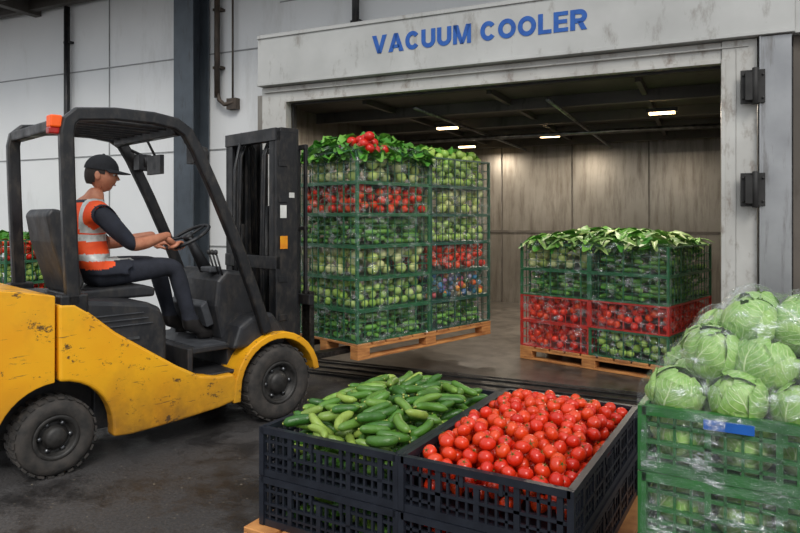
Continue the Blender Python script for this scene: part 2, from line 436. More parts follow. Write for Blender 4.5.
# vacuum cooler
vc=empty('vacuum_cooler',BW)
mb=MB()
mb.box(-.70,4.30,-.06,.45,2.915,3.46)
mb.box(-.70,4.30,-.075,-.0605,3.42,3.46); mb.box(-.70,4.30,-.075,-.0605,2.915,2.945)
mb.box(4.302,4.9,-.02,.45,2.915,3.46)
mb.obj('header',[mHead],None,vc,.004,1)
mb=MB()
mb.box(-.70,-.40,.02,.14,.0,2.91); mb.box(-.40,3.80,.02,.14,2.74,2.91); mb.box(3.80,4.05,.0,.14,.0,2.91)
mb.box(-.385,3.80,-.005,.02,2.735,2.765); mb.box(-.40,-.375,-.005,.10,0,2.765); mb.box(3.795,3.825,-.02,.1,0,2.765); mb.box(-.66,3.99,-.01,.02,2.85,2.865)
mb.box(3.90,3.905,-.006,0,0,2.9)
mb.obj('door_frame',[mJamb],None,vc,.003,1)
mb=MB(); mb.box(-.385,3.80,.10,.16,2.715,2.735); mb.box(-.365,-.345,.10,.16,0,2.72); mb.obj('door_gasket',[mSeal],None,vc)
mb=MB(); mb.box(4.06,4.28,-.04,.44,.0,2.91); mb.box(4.06,4.075,-.055,-.04,0,2.91); mb.box(4.30,4.90,.10,.44,0,2.91); mb.obj('door_column',[mColR],None,vc,.003,1)
mb=MB(); mb.box(4.30,4.90,.06,.0995,0,2.91); mb.obj('side_cladding',[mWallR],None,vc)
mb=MB()
for z in (2.52,1.72):
    mb.box(3.93,4.10,-.075,-.0555,z-.13,z+.13); mb.box(3.96,4.02,-.11,-.075,z-.11,z+.11); mb.tube([(4.03,-.1,z-.14),(4.03,-.1,z+.14)],.022,10)
    for zz in (-.09,.09):
        for xx in (3.95,4.085): mb.tube([(xx,-.085,z+zz),(xx,-.07,z+zz)],.01,8)
mb.obj('door_hinges',[mSeal],None,vc,.003,1)
mb=MB(); mb.box(-.75,4.15,5.3,5.4,0,2.86); 
mb.obj('chamber_back_wall',[mBackC],None,vc)
mb=MB(); mb.box(-.85,-.75,.141,5.4,0,2.86); mb.box(4.15,4.25,.441,5.4,0,2.86); mb.obj('chamber_side_walls',[mBackC],None,vc)
mb=MB()
for x in (.45,1.65,2.85): mb.box(x,x+.02,5.28,5.2995,.05,2.78)
mb.box(-.75,4.15,5.27,5.2995,1.25,1.29)
mb.obj('chamber_wall_seams',[M('wall_seam',(104,100,95),(80,76,72),.5,.5)],None,vc)
mb=MB(); mb.box(-.75,4.15,.141,5.4,2.80,2.9)
for y in (1.2,2.4,3.6,4.8): mb.box(-.75,4.15,y,y+.08,2.68,2.80)
for x in (.3,1.7,3.1): mb.box(x,x+.05,.46,5.28,2.735,2.799)
mb.obj('chamber_ceiling',[mCeilC],None,vc)
mb=MB(); mb.tube([(-.7,3.0,2.62),(4.1,3.0,2.62)],.03,10); mb.tube([(2.3,.5,2.64),(2.3,5.2,2.64)],.02,8); mb.tube([(.9,.5,2.66),(.9,5.2,2.66)],.02,8); mb.obj('chamber_pipes',[mSteel],None,vc)
mb=MB(); mb.box(-.75,4.15,.0,5.4,.001,.04); mb.obj('chamber_floor',[mFloorC],None,vc)
mb=MB(); mb.box(-.9,4.3,-.42,-.02,.001,.03); mb.box(-.9,4.3,-.30,-.27,.03,.045); mb.box(-.9,4.3,-.12,-.09,.03,.045); mb.box(-.9,4.3,-.46,-.42,.001,.02)
mb.obj('door_threshold',[mThresh],None,vc,.003,1)
mb=MB(); ml=Memit('lamp_glow',(255,216,158),12)
lamps=[(.70,2.0),(3.25,1.85),(1.7,3.4),(.2,4.2)]
for x,y in lamps:
    mb.box(x-.16,x+.16,y-.06,y+.06,2.65,2.69,1); mb.box(x-.13,x+.13,y-.04,y+.04,2.632,2.65,0)
mb.obj('chamber_lamps',[ml,mBlack],None,vc)
for i,(x,y) in enumerate(lamps):
    l=bpy.data.lights.new('chamber_light','AREA'); l.shape='RECTANGLE'; l.size=.24; l.size_y=.08; l.energy=48; l.color=(1,.88,.72)
    o=bpy.data.objects.new('chamber_light_%d'%(i+1),l); bpy.context.collection.objects.link(o); o.parent=vc; o.location=(x,y,2.625)
# sign lettering made from strokes
def arcp(cx,cz,rx,rz,a0,a1,n=18): return [(cx+rx*math.cos(math.radians(a0+(a1-a0)*i/n)),cz+rz*math.sin(math.radians(a0+(a1-a0)*i/n))) for i in range(n+1)]
mb=MB(); h=.178; st=.235; cx=.69; ya,yb=-.066,-.0605
def P(pts,x0): return [(x0+a*h,3.12+b*h) for a,b in pts]
for ch in 'VACUUM COOLER':
    w={'V':.90,'A':.92,'C':.84,'U':.80,'M':.98,'O':.92,'L':.66,'E':.70,'R':.80,' ':.30}[ch]
    pr=lambda pts: mb.prism(P(pts,cx),ya,yb)
    stp=lambda pts: mb.strip(P(pts,cx),st*h,ya,yb)
    if ch in 'VA':
        for sgn in (0,1):
            q=[(0,1),(st*1.1,1),(w/2+st*.5,0),(w/2-st*.5,0)]
            if sgn: q=[(w-a,b) for a,b in q]
            if ch=='A': q=[(a,1-b) for a,b in q]
            pr(q)
        if ch=='A': pr([(w*.25,.20),(w*.75,.20),(w*.70,.38),(w*.30,.38)])
    elif ch=='C': stp(arcp(w/2,.5,w/2-st/2,.5-st/2,38,322,30))
    elif ch=='O': stp(arcp(w/2,.5,w/2-st/2,.5-st/2,0,182,20)); stp(arcp(w/2,.5,w/2-st/2,.5-st/2,180,362,20))
    elif ch=='U': stp([(st/2,1),(st/2,.7)]+arcp(w/2,.40,w/2-st/2,.40-st/2,180,360,20)+[(w-st/2,.7),(w-st/2,1)])
    elif ch=='M':
        pr([(0,0),(st*.9,0),(st*.9,1),(0,1)]); pr([(w-st*.9,0),(w,0),(w,1),(w-st*.9,1)])
        pr([(.0,1),(st*1.15,1),(w/2+st*.4,0),(w/2-st*.4,0)]); pr([(w,1),(w-st*1.15,1),(w/2-st*.4,0),(w/2+st*.4,0)])
    elif ch=='L': pr([(0,0),(st,0),(st,1),(0,1)]); pr([(st,0),(w,0),(w,.20),(st,.20)])
    elif ch=='E':
        pr([(0,0),(st,0),(st,1),(0,1)])
        for b in (0,.41,.80): pr([(st,b),(w if b!=.41 else w*.93,b),(w if b!=.41 else w*.93,b+.20),(st,b+.20)])
    elif ch=='R':
        pr([(0,0),(st,0),(st,1),(0,1)]); stp([(st*.9,.883)]+arcp(w*.55,.665,w*.45-st/2,.218,90,-90,14)+[(st*.9,.447)])
        pr([(w*.40,.42),(w*.72,.42),(w,0),(w-st*1.15,0)])
    cx+=(w+.105)*h
mb.obj('sign_lettering',[mBlueText],None,vc)
# ------------------------------------------------------------------ forklift
FK=T(-.898,4.90,0)@RZ(math.radians(45.3))
fk=empty('forklift',FK)
def arc(cx,cz,r,a0,a1,n): return [(cx+r*math.cos(math.radians(a0+(a1-a0)*i/n)),cz+r*math.sin(math.radians(a0+(a1-a0)*i/n))) for i in range(n+1)]
Wf=1.1
mb=MB()
mb.prism([(-1.545,1.05),(-1.75,1.09),(-1.98,1.12),(-2.07,1.08),(-2.12,.95),(-2.13,.6),(-2.08,.42),(-2.0,.37),(-1.83,.36)]+arc(-1.536,.23,.32,155,92,7),-.0,Wf)
mb.obj('counterweight',[mYellow],None,fk,.035,4)
mb=MB()
sp=[(-1.53,1.0),(-1.44,.995),(-1.36,.94),(-1.2,.80),(-.986,.655),(-.80,.53),(-.64,.44),(-.50,.41),(-.385,.41),(-.345,.36),(-.345,.22),(-.5,.19),(-.8,.165),(-1.1,.15),(-1.215,.16)]+arc(-1.536,.23,.32,0,88,8)
mb.prism(sp,-.005,.10); mb.prism(sp,Wf-.1,Wf+.005)
mb.obj('side_panels',[mYellow],None,fk,.018,3)
mb=MB()
mb.prism([(-1.52,1.02),(-1.38,1.01),(-.98,.96),(-.90,.92),(-.86,.80),(-.86,.42),(-1.2,.42),(-1.52,.56)],.02,Wf-.02)
mb.obj('engine_hood',[mBlackP],None,fk,.03,3)
mb=MB()
for i in range(3): mb.box(-1.32+i*.03,-1.02+i*.03,.008,.022,.90-i*.035,.905-i*.035)
mb.box(-1.20,-1.05,.006,.022,.74,.755,1); mb.obj('hood_trim',[mDash,mSteel],None,fk)
mb=MB()
mb.box(-1.25,.15,.22,.88,.16,.42); mb.box(-2.0,-1.2,.26,.84,.25,.6)
mb.box(-.86,-.34,.05,Wf-.05,.40,.425); mb.box(-.62,-.10,.13,Wf-.13,.56,.60); mb.box(-.66,-.62,.13,Wf-.13,.42,.60)
mb.box(-1.56,-1.52,.2,.9,.21,.25)
mb.box(-.34,-.02,.16,Wf-.16,.3,.6)
mb.obj('chassis',[mBlackP],None,fk,.008,2)
mb=MB(); mb.box(-.60,-.36,.14,.95,.6,.608); mb.obj('floor_mat',[mDash],None,fk)
mb=MB()
f=arc(0,.28,.375,8,180,14)+[(-.385,.20),(-.33,.20)]+arc(0,.28,.325,180,8,14)
mb.prism(f,-.012,.24); mb.prism(f,Wf-.24,Wf+.012); mb.obj('front_fenders',[mYellow],None,fk,.008,2)
mb=MB(); mb.prism([(-.36,.56),(-.30,.72),(-.20,.78),(-.02,.80),(.08,.66),(.1,.55)],.05,Wf-.05)
mb.prism([(-.34,.60),(-.40,.86),(-.38,1.04),(-.30,1.12),(-.16,1.10),(-.08,.98),(-.05,.60)],.22,Wf-.22)
mb.obj('dashboard',[mBlackP],None,fk,.03,3)
mb=MB(); mb.box(-.40,-.30,.30,.44,1.10,1.14); mb.prism([(-.42,.70),(-.47,.86),(-.42,.9),(-.36,.72)],.3,.8); mb.obj('instrument_panel',[mDash],None,fk,.01,2)
def wheel(name,cx,r,y0,y1,out):
    mb=MB(); w=y1-y0; ri=r*.56
    mb.lathe([(ri,y0+.01),(ri+.01,y0),(r-.05,y0-.004),(r-.02,y0+.01),(r-.006,y0+.04),(r-.006,y1-.04),(r-.02,y1-.01),(r-.05,y1+.004),(ri+.01,y1),(ri,y1-.01),(ri,y0+.01)],cx,r,40,0)
    n=26
    for i in range(n):
        for sgn,ya,yb in ((0,y0+.012,y0+w*.48),(.5,y0+w*.52,y1-.012)):
            a=2*math.pi*(i+sgn)/n; X=T(cx,0,r)@RY(-a)
            mb.box(r-.012,r+.0,ya,yb,-.016,.016,0,X)
    o=y0 if out<0 else y1; s=1 if out<0 else -1
    mb.lathe([(ri,o+s*.005),(ri-.012,o-s*.002),(ri-.025,o+s*.01),(ri-.035,o+s*.05),(ri*.55,o+s*.055),(ri*.5,o+s*.02),(ri*.42,o+s*.005),(ri*.3,o-s*.004),(ri*.05,o-s*.008),(.0005,o-s*.008)],cx,r,32,1)
    mb.lathe([(ri,y0+.02),(.0005,y0+.06)] if out>0 else [(ri,y1-.02),(.0005,y1-.06)],cx,r,32,1)
    for i in range(6):
        a=i*math.pi/3; x=cx+ri*.66*math.cos(a); z=r+ri*.66*math.sin(a); mb.tube([(x,o+s*.056,z),(x,o+s*.03,z)],.014,6,2)
    mb.obj(name,[mRubber,mRim,mSteel],None,fk)
wheel('wheel_1',0,.28,-.02,.20,-1); wheel('wheel_2',0,.28,Wf-.2,Wf+.02,1)
wheel('wheel_3',-1.536,.23,.0,.18,-1); wheel('wheel_4',-1.536,.23,Wf-.18,Wf,1)
mb=MB()
path=[(-1.44,.98),(-1.455,1.3),(-1.47,1.7),(-1.478,2.0),(-1.465,2.07),(-1.42,2.115),(-1.2,2.14),(-.95,2.14),(-.80,2.12),(-.72,2.07),(-.65,1.96),(-.5,1.66),(-.35,1.33),(-.2,.96),(-.09,.66)]
mb.strip(path,.080,.0,.06); mb.strip(path,.080,Wf-.06,Wf)
mb.box(-1.50,-1.42,.06,Wf-.06,2.03,2.10); mb.box(-.80,-.73,.06,Wf-.06,2.05,2.12)
for i in range(7):
    y=.16+i*.125; mb.box(-1.44,-.76,y,y+.028,2.09,2.125)
mb.box(-1.52,-1.36,.0,.09,.93,1.05); mb.box(-1.52,-1.36,Wf-.09,Wf,.93,1.05)
mb.obj('overhead_guard',[mBlack],None,fk,.012,2)
mb=MB(); mb.box(-1.565,-1.50,.02,.10,2.03,2.10,0); mb.box(-1.57,-1.505,.03,.09,1.99,2.03,1)
mb.obj('beacon_lamp',[mOrange,mRed],None,fk,.008,2)
mb=MB()
for y in (.10,.95):
    mb.tube([(-.70,y,2.02),(-.60,y,1.98)],.012,8,0); mb.tube([(-.62,y,1.93),(-.55,y,1.93)],.065,16,0); mb.tube([(-.552,y,1.93),(-.545,y,1.93)],.056,16,1); mb.box(-.66,-.60,y-.05,y+.05,1.87,1.99,0)
mb.tube([(-.72,.62,2.06),(-.66,.62,1.95)],.01,6); mb.box(-.68,-.65,.5,.72,1.82,1.96,0)
mb.obj('work_lights',[mBlack,mGlass],None,fk,.006,2)
mb=MB()
for y,s in ((.20,1),(.90,-1)):
    mb.box(.10,.30,y-.02,y+.02,.14,2.18); mb.box(.10,.13,min(y,y+s*.08),max(y,y+s*.08),.14,2.18); mb.box(.27,.30,min(y,y+s*.08),max(y,y+s*.08),.14,2.18)
    yi=y+s*.07
    mb.box(.20,.37,yi-.015,yi+.015,.18,2.22); mb.box(.20,.225,min(yi,yi+s*.06),max(yi,yi+s*.06),.18,2.22); mb.box(.345,.37,min(yi,yi+s*.06),max(yi,yi+s*.06),.18,2.22)
for z in (.3,1.1,2.10): mb.box(.09,.14,.18,.92,z,z+.10)
for z in (.35,2.12): mb.box(.21,.26,.27,.83,z,z+.09)
for z in (.7,1.0,1.62,1.9): mb.box(.12,.20,.172,.1795,z,z+.05)
mb.obj('mast',[mBlack],None,fk,.004,1)
mb=MB()
for y in (.30,.80): mb.tube([(.17,y,.2),(.17,y,1.45)],.035,14,0); mb.tube([(.17,y,1.45),(.17,y,2.12)],.02,12,1)
mb.tube([(.26,.55,.4),(.26,.55,1.6)],.045,14,0)
for y in (.44,.66):
    mb.box(.30,.312,y-.018,y+.018,.5,2.0,2)
    for i in range(36): mb.box(.296,.316,y-.022,y+.022,.5+i*.042,.518+i*.042,2)
for k,y in enumerate((.36,.39,.71,.74,.77)): mb.tube([(.12,y,.4),(.10,y,1.2),(.12,y,2.0),(.18,y,2.15),(.25,y,2.08),(.27,y,1.2)],.011,8,0)
mb.tube([(.02,.60,.7),(.0,.62,1.3),(.03,.66,1.9),(.12,.7,2.2),(.2,.66,2.12)],.013,8,0)
mb.obj('lift_cylinders_and_chains',[mBlack,mSteel,mChain],None,fk)
mb=MB()
mb.box(.40,.45,.16,.94,.80,.88); mb.box(.40,.45,.16,.94,.38,.46)
for y in (.3,.5,.78): mb.box(.38,.42,y,y+.05,.38,.88)
mb.box(.42,.455,.24,.94,2.06,2.10); mb.box(.42,.455,.24,.94,1.40,1.43)
for i in range(8):
    y=.24+i*(.66/7); mb.box(.425,.45,y,y+.032,.88,2.06)
mb.obj('carriage_backrest',[mBlack],None,fk,.004,1)
mb=MB()
for y in (.22,.70):
    mb.prism([(.455,.345),(.47,.335),(1.75,.353),(1.75,.361),(.60,.382),(.505,.40),(.50,.90),(.455,.90)],y,y+.11)
mb.obj('forks',[mChain],None,fk,.004,1)
mb=MB(); mb.box(.13,.19,.1715,.1710,1.50,1.60,0); mb.box(.13,.20,.1715,.1710,1.26,1.36,1); mb.box(.22,.27,.1795,.1775,1.66,1.70,0)
mb.obj('safety_labels',[mLabelW,mLabelY],None,fk)
mb=MB()
mb.prism([(-1.36,.96),(-1.36,1.02),(-1.30,1.035),(-.88,1.045),(-.80,1.02),(-.80,.96)],.32,.78)
mb.prism([(-1.30,1.02),(-1.36,1.02),(-1.46,1.35),(-1.49,1.52),(-1.46,1.56),(-1.40,1.55),(-1.36,1.40),(-1.26,1.08)],.33,.77)
mb.prism([(-1.28,1.12),(-1.28,1.16),(-1.0,1.19),(-.98,1.15)],.80,.85)
mb.obj('driver_seat',[mBlackP],None,fk,.03,4)
C=Vector((-.44,.55,1.36)); N=Vector((-.5,0,.866)).normalized(); A=Vector((0,-1,0)); B=Vector((-.866,0,-.5))
mb=MB(); rim=[C+.17*(math.cos(t)*A+math.sin(t)*B) for t in [2*math.pi*i/32 for i in range(33)]]
mb.tube(rim,.013,10); 
for t in (0.3,2.84,4.71): mb.tube([C,C+.17*(math.cos(t)*A+math.sin(t)*B)],.010,8)
mb.tube([C-N*.02,C+N*.02],.04,14); mb.tube([C,C-N*.32],[.03,.05],12)
mb.obj('steering_wheel',[mBlackP],None,fk)
mb=MB()
for k in range(3):
    mb.tube([(-.33,.24+k*.05,1.08),(-.38,.24+k*.05,1.24)],.007,8); mb.ell((-.385,.24+k*.05,1.25),(.016,.016,.02))
mb.obj('control_levers',[mBlackP],None,fk)
# ------------------------------------------------------------------ driver
dr=empty('forklift_driver',FK)
J={}
def j(n,x,y,z,r): J[n]=(x,y,z,r)
j('pelvis',-1.15,.55,1.155,.125)
j('belly',-1.17,.55,1.28,.125); j('chest',-1.175,.55,1.43,.135); j('ct',-1.155,.55,1.545,.095); j('neck',-1.13,.55,1.63,.058); j('neck2',-1.10,.55,1.71,.054)
for s,sy in (('r',-1),('l',1)):
    y=lambda d:.55+sy*d
    j('cl'+s,-1.155,y(.10),1.545,.085); j('sh'+s,-1.15,y(.185),1.525,.074); j('ua'+s,-1.05,y(.22),1.41,.062); j('el'+s,-.955,y(.225),1.315,.049)
    j('fa'+s,-.85,y(.20),1.33,.046); j('wr'+s,-.69,y(.135),1.37,.030); j('pa'+s,-.635,y(.115),1.375,.032)
    j('hp'+s,-1.10,y(.095),1.13,.105); j('th'+s,-.86,y(.13),1.145,.090); j('kn'+s,-.62,y(.15),1.155,.072)
    j('sn'+s,-.56,y(.155),.95,.062); j('an'+s,-.50,y(.16),.735,.046); j('he'+s,-.52,y(.16),.665,.042); j('bf'+s,-.41,y(.17),.66,.042); j('to'+s,-.33,y(.175),.65,.034)
E=[('pelvis','belly'),('belly','chest'),('chest','ct'),('ct','neck'),('neck','neck2')]
for s in 'rl': E+=[('ct','cl'+s),('cl'+s,'sh'+s),('sh'+s,'ua'+s),('ua'+s,'el'+s),('el'+s,'fa'+s),('fa'+s,'wr'+s),('wr'+s,'pa'+s),('pelvis','hp'+s),('hp'+s,'th'+s),('th'+s,'kn'+s),('kn'+s,'sn'+s),('sn'+s,'an'+s),('an'+s,'bf'+s),('bf'+s,'to'+s),('an'+s,'he'+s)]
names=list(J); idx={n:i for i,n in enumerate(names)}
me=bpy.data.meshes.new('skel'); me.from_pydata([J[n][:3] for n in names],[(idx[a],idx[b]) for a,b in E],[])
o=bpy.data.objects.new('skel',me); bpy.context.collection.objects.link(o)
md=o.modifiers.new('skin','SKIN'); md.use_smooth_shade=True
for n in names:
    sv=me.skin_vertices[0].data[idx[n]]; r=J[n][3]; sv.radius=(r,r); sv.use_root=(n=='pelvis')
ss=o.modifiers.new('sub','SUBSURF'); ss.levels=4; ss.render_levels=4
dg=bpy.context.evaluated_depsgraph_get(); body=bpy.data.meshes.new_from_object(o.evaluated_get(dg)); bpy.data.objects.remove(o)
body.materials.clear()
for m in (mPants,mSkin,mVest,mRefl,mShirt,mShoe): body.materials.append(m)
for v in body.vertices:
    c=v.co
    if c.x<-.95 and c.z>1.12 and abs(c.y-.55)<.2: v.co.y=.55+(c.y-.55)*1.15
    if c.z<.645: v.co.z=.612+(c.z-.612)*.3 if c.z>.612 else .612
for p in body.polygons:
    c=p.center; dy=abs(c.y-.55); m=0
    armline = c.x>-.955 and c.z>1.235 and dy>.08 and not (c.x<-.93 and c.z>1.37)
    if c.z<.76: m=5
    elif armline: m=1
    elif c.z>1.625 and dy<.1: m=1
    elif c.z>1.13 and c.x<-.93:
        sleeve = dy>.205 or (dy>.165 and c.x>-1.06 and c.z<1.47)
        if sleeve: m=4
        elif c.z<1.16: m=0
        else:
            m=2
            if 1.215<c.z<1.262 or 1.345<c.z<1.392: m=3
            if c.z>1.40 and .085<dy<.13: m=3
            if c.z>1.60 and dy<.09: m=4
    p.material_index=m; p.use_smooth=True
link('body',body,None,dr)
mb=MB()
for sy in (-1,1):
    w=Vector((-.69,.55+sy*.135,1.37))
    g=C+.17*(math.cos(.96)*A*(1 if sy<0 else -1)+math.sin(.96)*B)
    up=N; Tn=(math.cos(.96)*B-math.sin(.96)*A*(1 if sy<0 else -1)).normalized(); Dv=N.cross(Tn).normalized()
    if Dv.x<0: Dv=-Dv
    side=Tn if Tn.y*sy>0 else -Tn
    palm=g-Dv*.04+up*.035
    mb.ell(palm,(.045,.042,.020),0,14,8,rot=Matrix((Dv,side,up)).transposed())
    mb.tube([w,palm],[.028,.030],10,0,flat=.8)
    for k,(off,ln) in enumerate(((-.030,.95),(-.010,1.05),(.011,1.0),(.030,.8))):
        b=g+side*off
        pts=[b-Dv*.035+up*.037,b-Dv*.004+up*.036*ln**.3,b+Dv*.022*ln+up*.020,b+Dv*.026*ln-up*.006,b+Dv*.010-up*.024*ln,b+Dv*.004-up*.026*ln]
        mb.tube(pts,[.0095,.0098,.009,.0085,.0075,.004],8)
    b=palm-side*.034
    mb.tube([b-Dv*.02-up*.004,b-side*.014+Dv*.012-up*.012,g-side*.046+Dv*.004-up*.014,g-side*.030+Dv*.018-up*.022],[.012,.011,.0095,.006],8)
mb.obj('hands',[mSkin],None,dr)
HX=T(-1.075,.55,1.80)@RZ(math.radians(-32))@RY(math.radians(8))
mb=MB()
def hf(q,v):
    x,y,z=q
    if v[2]<0:
        t=-v[2]; y*=1-.28*t*t; x=x*(1-.12*t) + (.012*t if v[0]>0 else .03*t)
    if v[0]>.3 and -.5<v[2]<-.0: x+=.004
    if v[0]>.6: x+= .005*math.exp(-((v[2]-.18)/.08)**2) - .006*math.exp(-((v[2]-.03)/.09)**2)*(1 if abs(v[1])>.12 else 0)
    if v[0]>.5: x+= .008*math.exp(-((v[2]+.82)/.14)**2)
    return Vector((x,y,z))
mb.ell((0,0,0),(.100,.078,.122),0,40,28,fn=hf)
mb.add([(.094,0,.022),(.090,-.010,.018),(.090,.010,.018),(.124,0,-.022),(.108,-.016,-.028),(.108,.016,-.028),(.098,0,-.036),(.09,-.015,-.034),(.09,.015,-.034)],
 [(0,1,4,3),(0,3,5,2),(3,4,6),(3,6,5),(4,7,6),(5,6,8)],0,True)
for s in (-1,1):
    mb.ell((-.008,s*.078,-.012),(.020,.008,.032),0,12,8,rot=Matrix.Rotation(-.2,3,'Y'))
    mb.ell((.086,s*.031,.005),(.010,.013,.008),2,10,6); mb.ell((.0945,s*.031,.005),(.003,.006,.006),1,8,6)
    mb.ell((.092,s*.031,.022),(.006,.018,.004),1,8,6)
mb.ell((.093,0,-.062),(.008,.024,.006),3,12,6)
vs,fs=sphere(32,24); keep=[]
hv=[Vector((v[0]*.105-.004,v[1]*.083*(1-.2*max(0,-v[2])),v[2]*.126)) for v in vs]
for f in fs:
    c=sum((hv[i] for i in f),Vector())/len(f)
    if c.z>-.075 and (c.x<-.03 or (c.x<.035 and c.z>.0 )): keep.append(f)
mb.add(hv,keep,1,True)
cv=[Vector((v[0]*.112-.004,v[1]*.089,v[2]*.108+.028)) for v in vs]
keep=[f for f in fs if sum(cv[i].z for i in f)/len(f)>.034]
mb.add(cv,keep,4,True)
n=15; bv=[];bf=[]
for i in range(n):
    a=math.radians(-75+150*i/(n-1)); c_,s_=math.cos(a),math.sin(a)
    bv+= [(.104*c_,.086*s_,.040),(.100*c_+.085*c_**.6,.088*s_,.030-.012*s_*s_),(.104*c_,.086*s_,.034),(.100*c_+.085*c_**.6,.088*s_,.025-.012*s_*s_)]
for i in range(n-1):
    a=i*4; b=a+4; bf+=[(a,a+1,b+1,b),(a+2,b+2,b+3,a+3),(a+1,a+3,b+3,b+1)]
mb.add(bv,bf,4,True); mb.ell((-.004,0,.137),(.010,.010,.005),4,8,5)
mb.obj('head',[mSkin,mHair,mWhite,mLip,mCap],HX,dr,norm=False)
# ------------------------------------------------------------------ produce meshes for stacked crates
def veg_mesh(name,W,D,H,mat,kind):
    mb=MB(); e=.008
    W2,D2=W-2*e,D-2*e
    if kind=='ball': items=drop(W2,D2,0.0,lambda x,y:H-.045,650,gen_ball(.036,.044),6,.06)
    elif kind=='big': items=drop(W2,D2,0.0,lambda x,y:H-.055,450,gen_ball(.046,.056),6,.07)
    elif kind=='small': items=drop(W2,D2,0.0,lambda x,y:H-.045,900,gen_ball(.028,.034),6,.045)
    else: items=drop(W2,D2,0.0,lambda x,y:H-.045,450,gen_cuc(.022,.028,.13,.18),6,.09)
    for x,y,z,it in items:
        x+=e;y+=e;z+=.012
        if kind=='long': 
            L,r,a=it['L'],it['r'],it['a']
            mb.tube([(-L/2,0,0),(-L*.4,0,0),(0,.01,0),(L*.4,0,0),(L/2,0,0)],[r*.3,r*.85,r,r*.85,r*.3],8,0,T(x,y,z)@RZ(a))
        else:
            vs,fs=sphere(10,7); mb.add([(v[0]*it['r'],v[1]*it['r'],v[2]*it['r']*.92) for v in vs],fs,0,True,T(x,y,z)@RX(U(0,3)))
    return mb.mesh(name,[mat])
LM=FK@T(.835,.06,.30)
ld=empty('produce_pallet_load',LM)
pallet('pallet',1.84,.92,ld,T(0,0,0))
CW,CD,CH=.90,.88,.272
cm=crate_mesh('stack_crate',CW,CD,CH,mCrateG,.085,handle=False,rw=.0025,open_=True)
cmB=crate_mesh('stack_crate_dark',CW,CD,CH,mCrateG3,.085,handle=False,rw=.0025,open_=True)
V={k:veg_mesh('veg_'+k,CW,CD,CH,m,kd) for k,m,kd in (('tomato',mTom2,'ball'),('lime',mLime,'ball'),('yellow',mYel,'big'),('green',mGrn,'long'),('mixed',mMix,'small'))}
colA=['green','lime','yellow','green','tomato','yellow']
colB=['green','mixed','tomato','lime','yellow','lime']
for ci,col in enumerate((colA,colB)):
    for k,kind in enumerate(col):
        X=T(.01+ci*.92,.02,.136+k*(CH+.002))
        link('crate_%d_%d'%(ci+1,k+1),cm if ci==0 else cmB,X,ld); link('vegetables_%d_%d'%(ci+1,k+1),V[kind],X,ld)
topz=.136+6*(CH+.002)
mb=MB()
leaves_heap(mb,.02,.88,.02,.86,topz-.08,800,.17,.13,.4,0,.22)
mb.obj('leafy_greens_top',[mLeaf],None,ld,norm=False)
mb=MB()
for i in range(36):
    mb.ell((U(.06,.42),U(.0,.5),topz+U(.0,.12)),(.048,.048,.042),0,12,8)
mb.obj('red_peppers',[mRedP],None,ld)
mb=MB()
its=drop(.86,.84,topz-.08,lambda x,y:topz+.07,380,gen_ball(.038,.048),8)
for x,y,z,it in its: mb.ell((x+.95,y+.04,z),(it['r'],)*3,0,10,7)
mb.obj('lime_vegetables_top',[mLime],None,ld)
mb=MB(); leaves_heap(mb,.97,1.78,.1,.85,topz+.0,70,.16,.10,.5,0,.12); mb.obj('leaf_garnish_top',[mLeaf],None,ld,norm=False)
filmbox('film_1',.92,.9,.13,topz+.05,ld,T(0,.01,0)); filmbox('film_2',.88,.9,.13,topz+.0,ld,T(.955,.01,0),.018)
LM2=T(1.25,6.88,.041)@RZ(math.radians(-42))
l2=empty('produce_pallet_load',LM2)
pallet('pallet',1.52,1.2,l2,T(0,0,0))
CW2,CD2=.745,1.16; CH2=.264
cm2=crate_mesh('stack_crate_wide',CW2,CD2,CH2,mCrateG,.08,handle=False,rw=.0025,open_=True)
cm2r=crate_mesh('stack_crate_red',CW2,CD2,CH2,mCrateR,.08,handle=False,rw=.0025,open_=True)
V2={k:veg_mesh('veg2_'+k,CW2,CD2,CH2,m,kd) for k,m,kd in (('tomato',mTom2,'ball'),('lime',mLime,'ball'),('yellow',mYel,'big'),('green',mGrn,'long'))}
for ci,col in enumerate((['tomato','tomato','green','yellow'],['lime','tomato','green','green'])):
    for k,kind in enumerate(col):
        X=T(.012+ci*.76,.02,.136+k*(CH2+.002))
        link('crate_%d_%d'%(ci+1,k+1),cm2r if kind=='tomato' else cm2,X,l2); link('vegetables_%d_%d'%(ci+1,k+1),V2[kind],X,l2)
tz=.136+4*(CH2+.002)
mb=MB(); leaves_heap(mb,.06,1.45,.03,1.12,tz-.06,700,.32,.06,.25,0,.15,(-.25,.15)); leaves_heap(mb,.06,1.45,.03,1.12,tz-.06,500,.22,.11,.4,1,.16,(-.3,.15))
mb.obj('leafy_greens_top',[mLeek,mLeaf],None,l2,norm=False)
filmbox('film_1',1.50,1.18,.13,tz+.03,l2,T(.01,.01,0))
bg=empty('background_produce_crates',BW@T(-5.0,-.65,0))
pallet('pallet',1.0,1.0,bg,T(0,0,0))
for k,kd in enumerate(('green','tomato','lime','tomato')):
    X=T(.05,.05,.136+k*(CH+.002)); link('crate_%d'%(k+1),cm,X,bg); link('vegetables_%d'%(k+1),V[kd],X,bg)
mb=MB(); leaves_heap(mb,.1,.85,.1,.85,1.18,160,.2,.1,.5,0,.12); mb.obj('leafy_greens_top',[mLeaf],None,bg,norm=False)
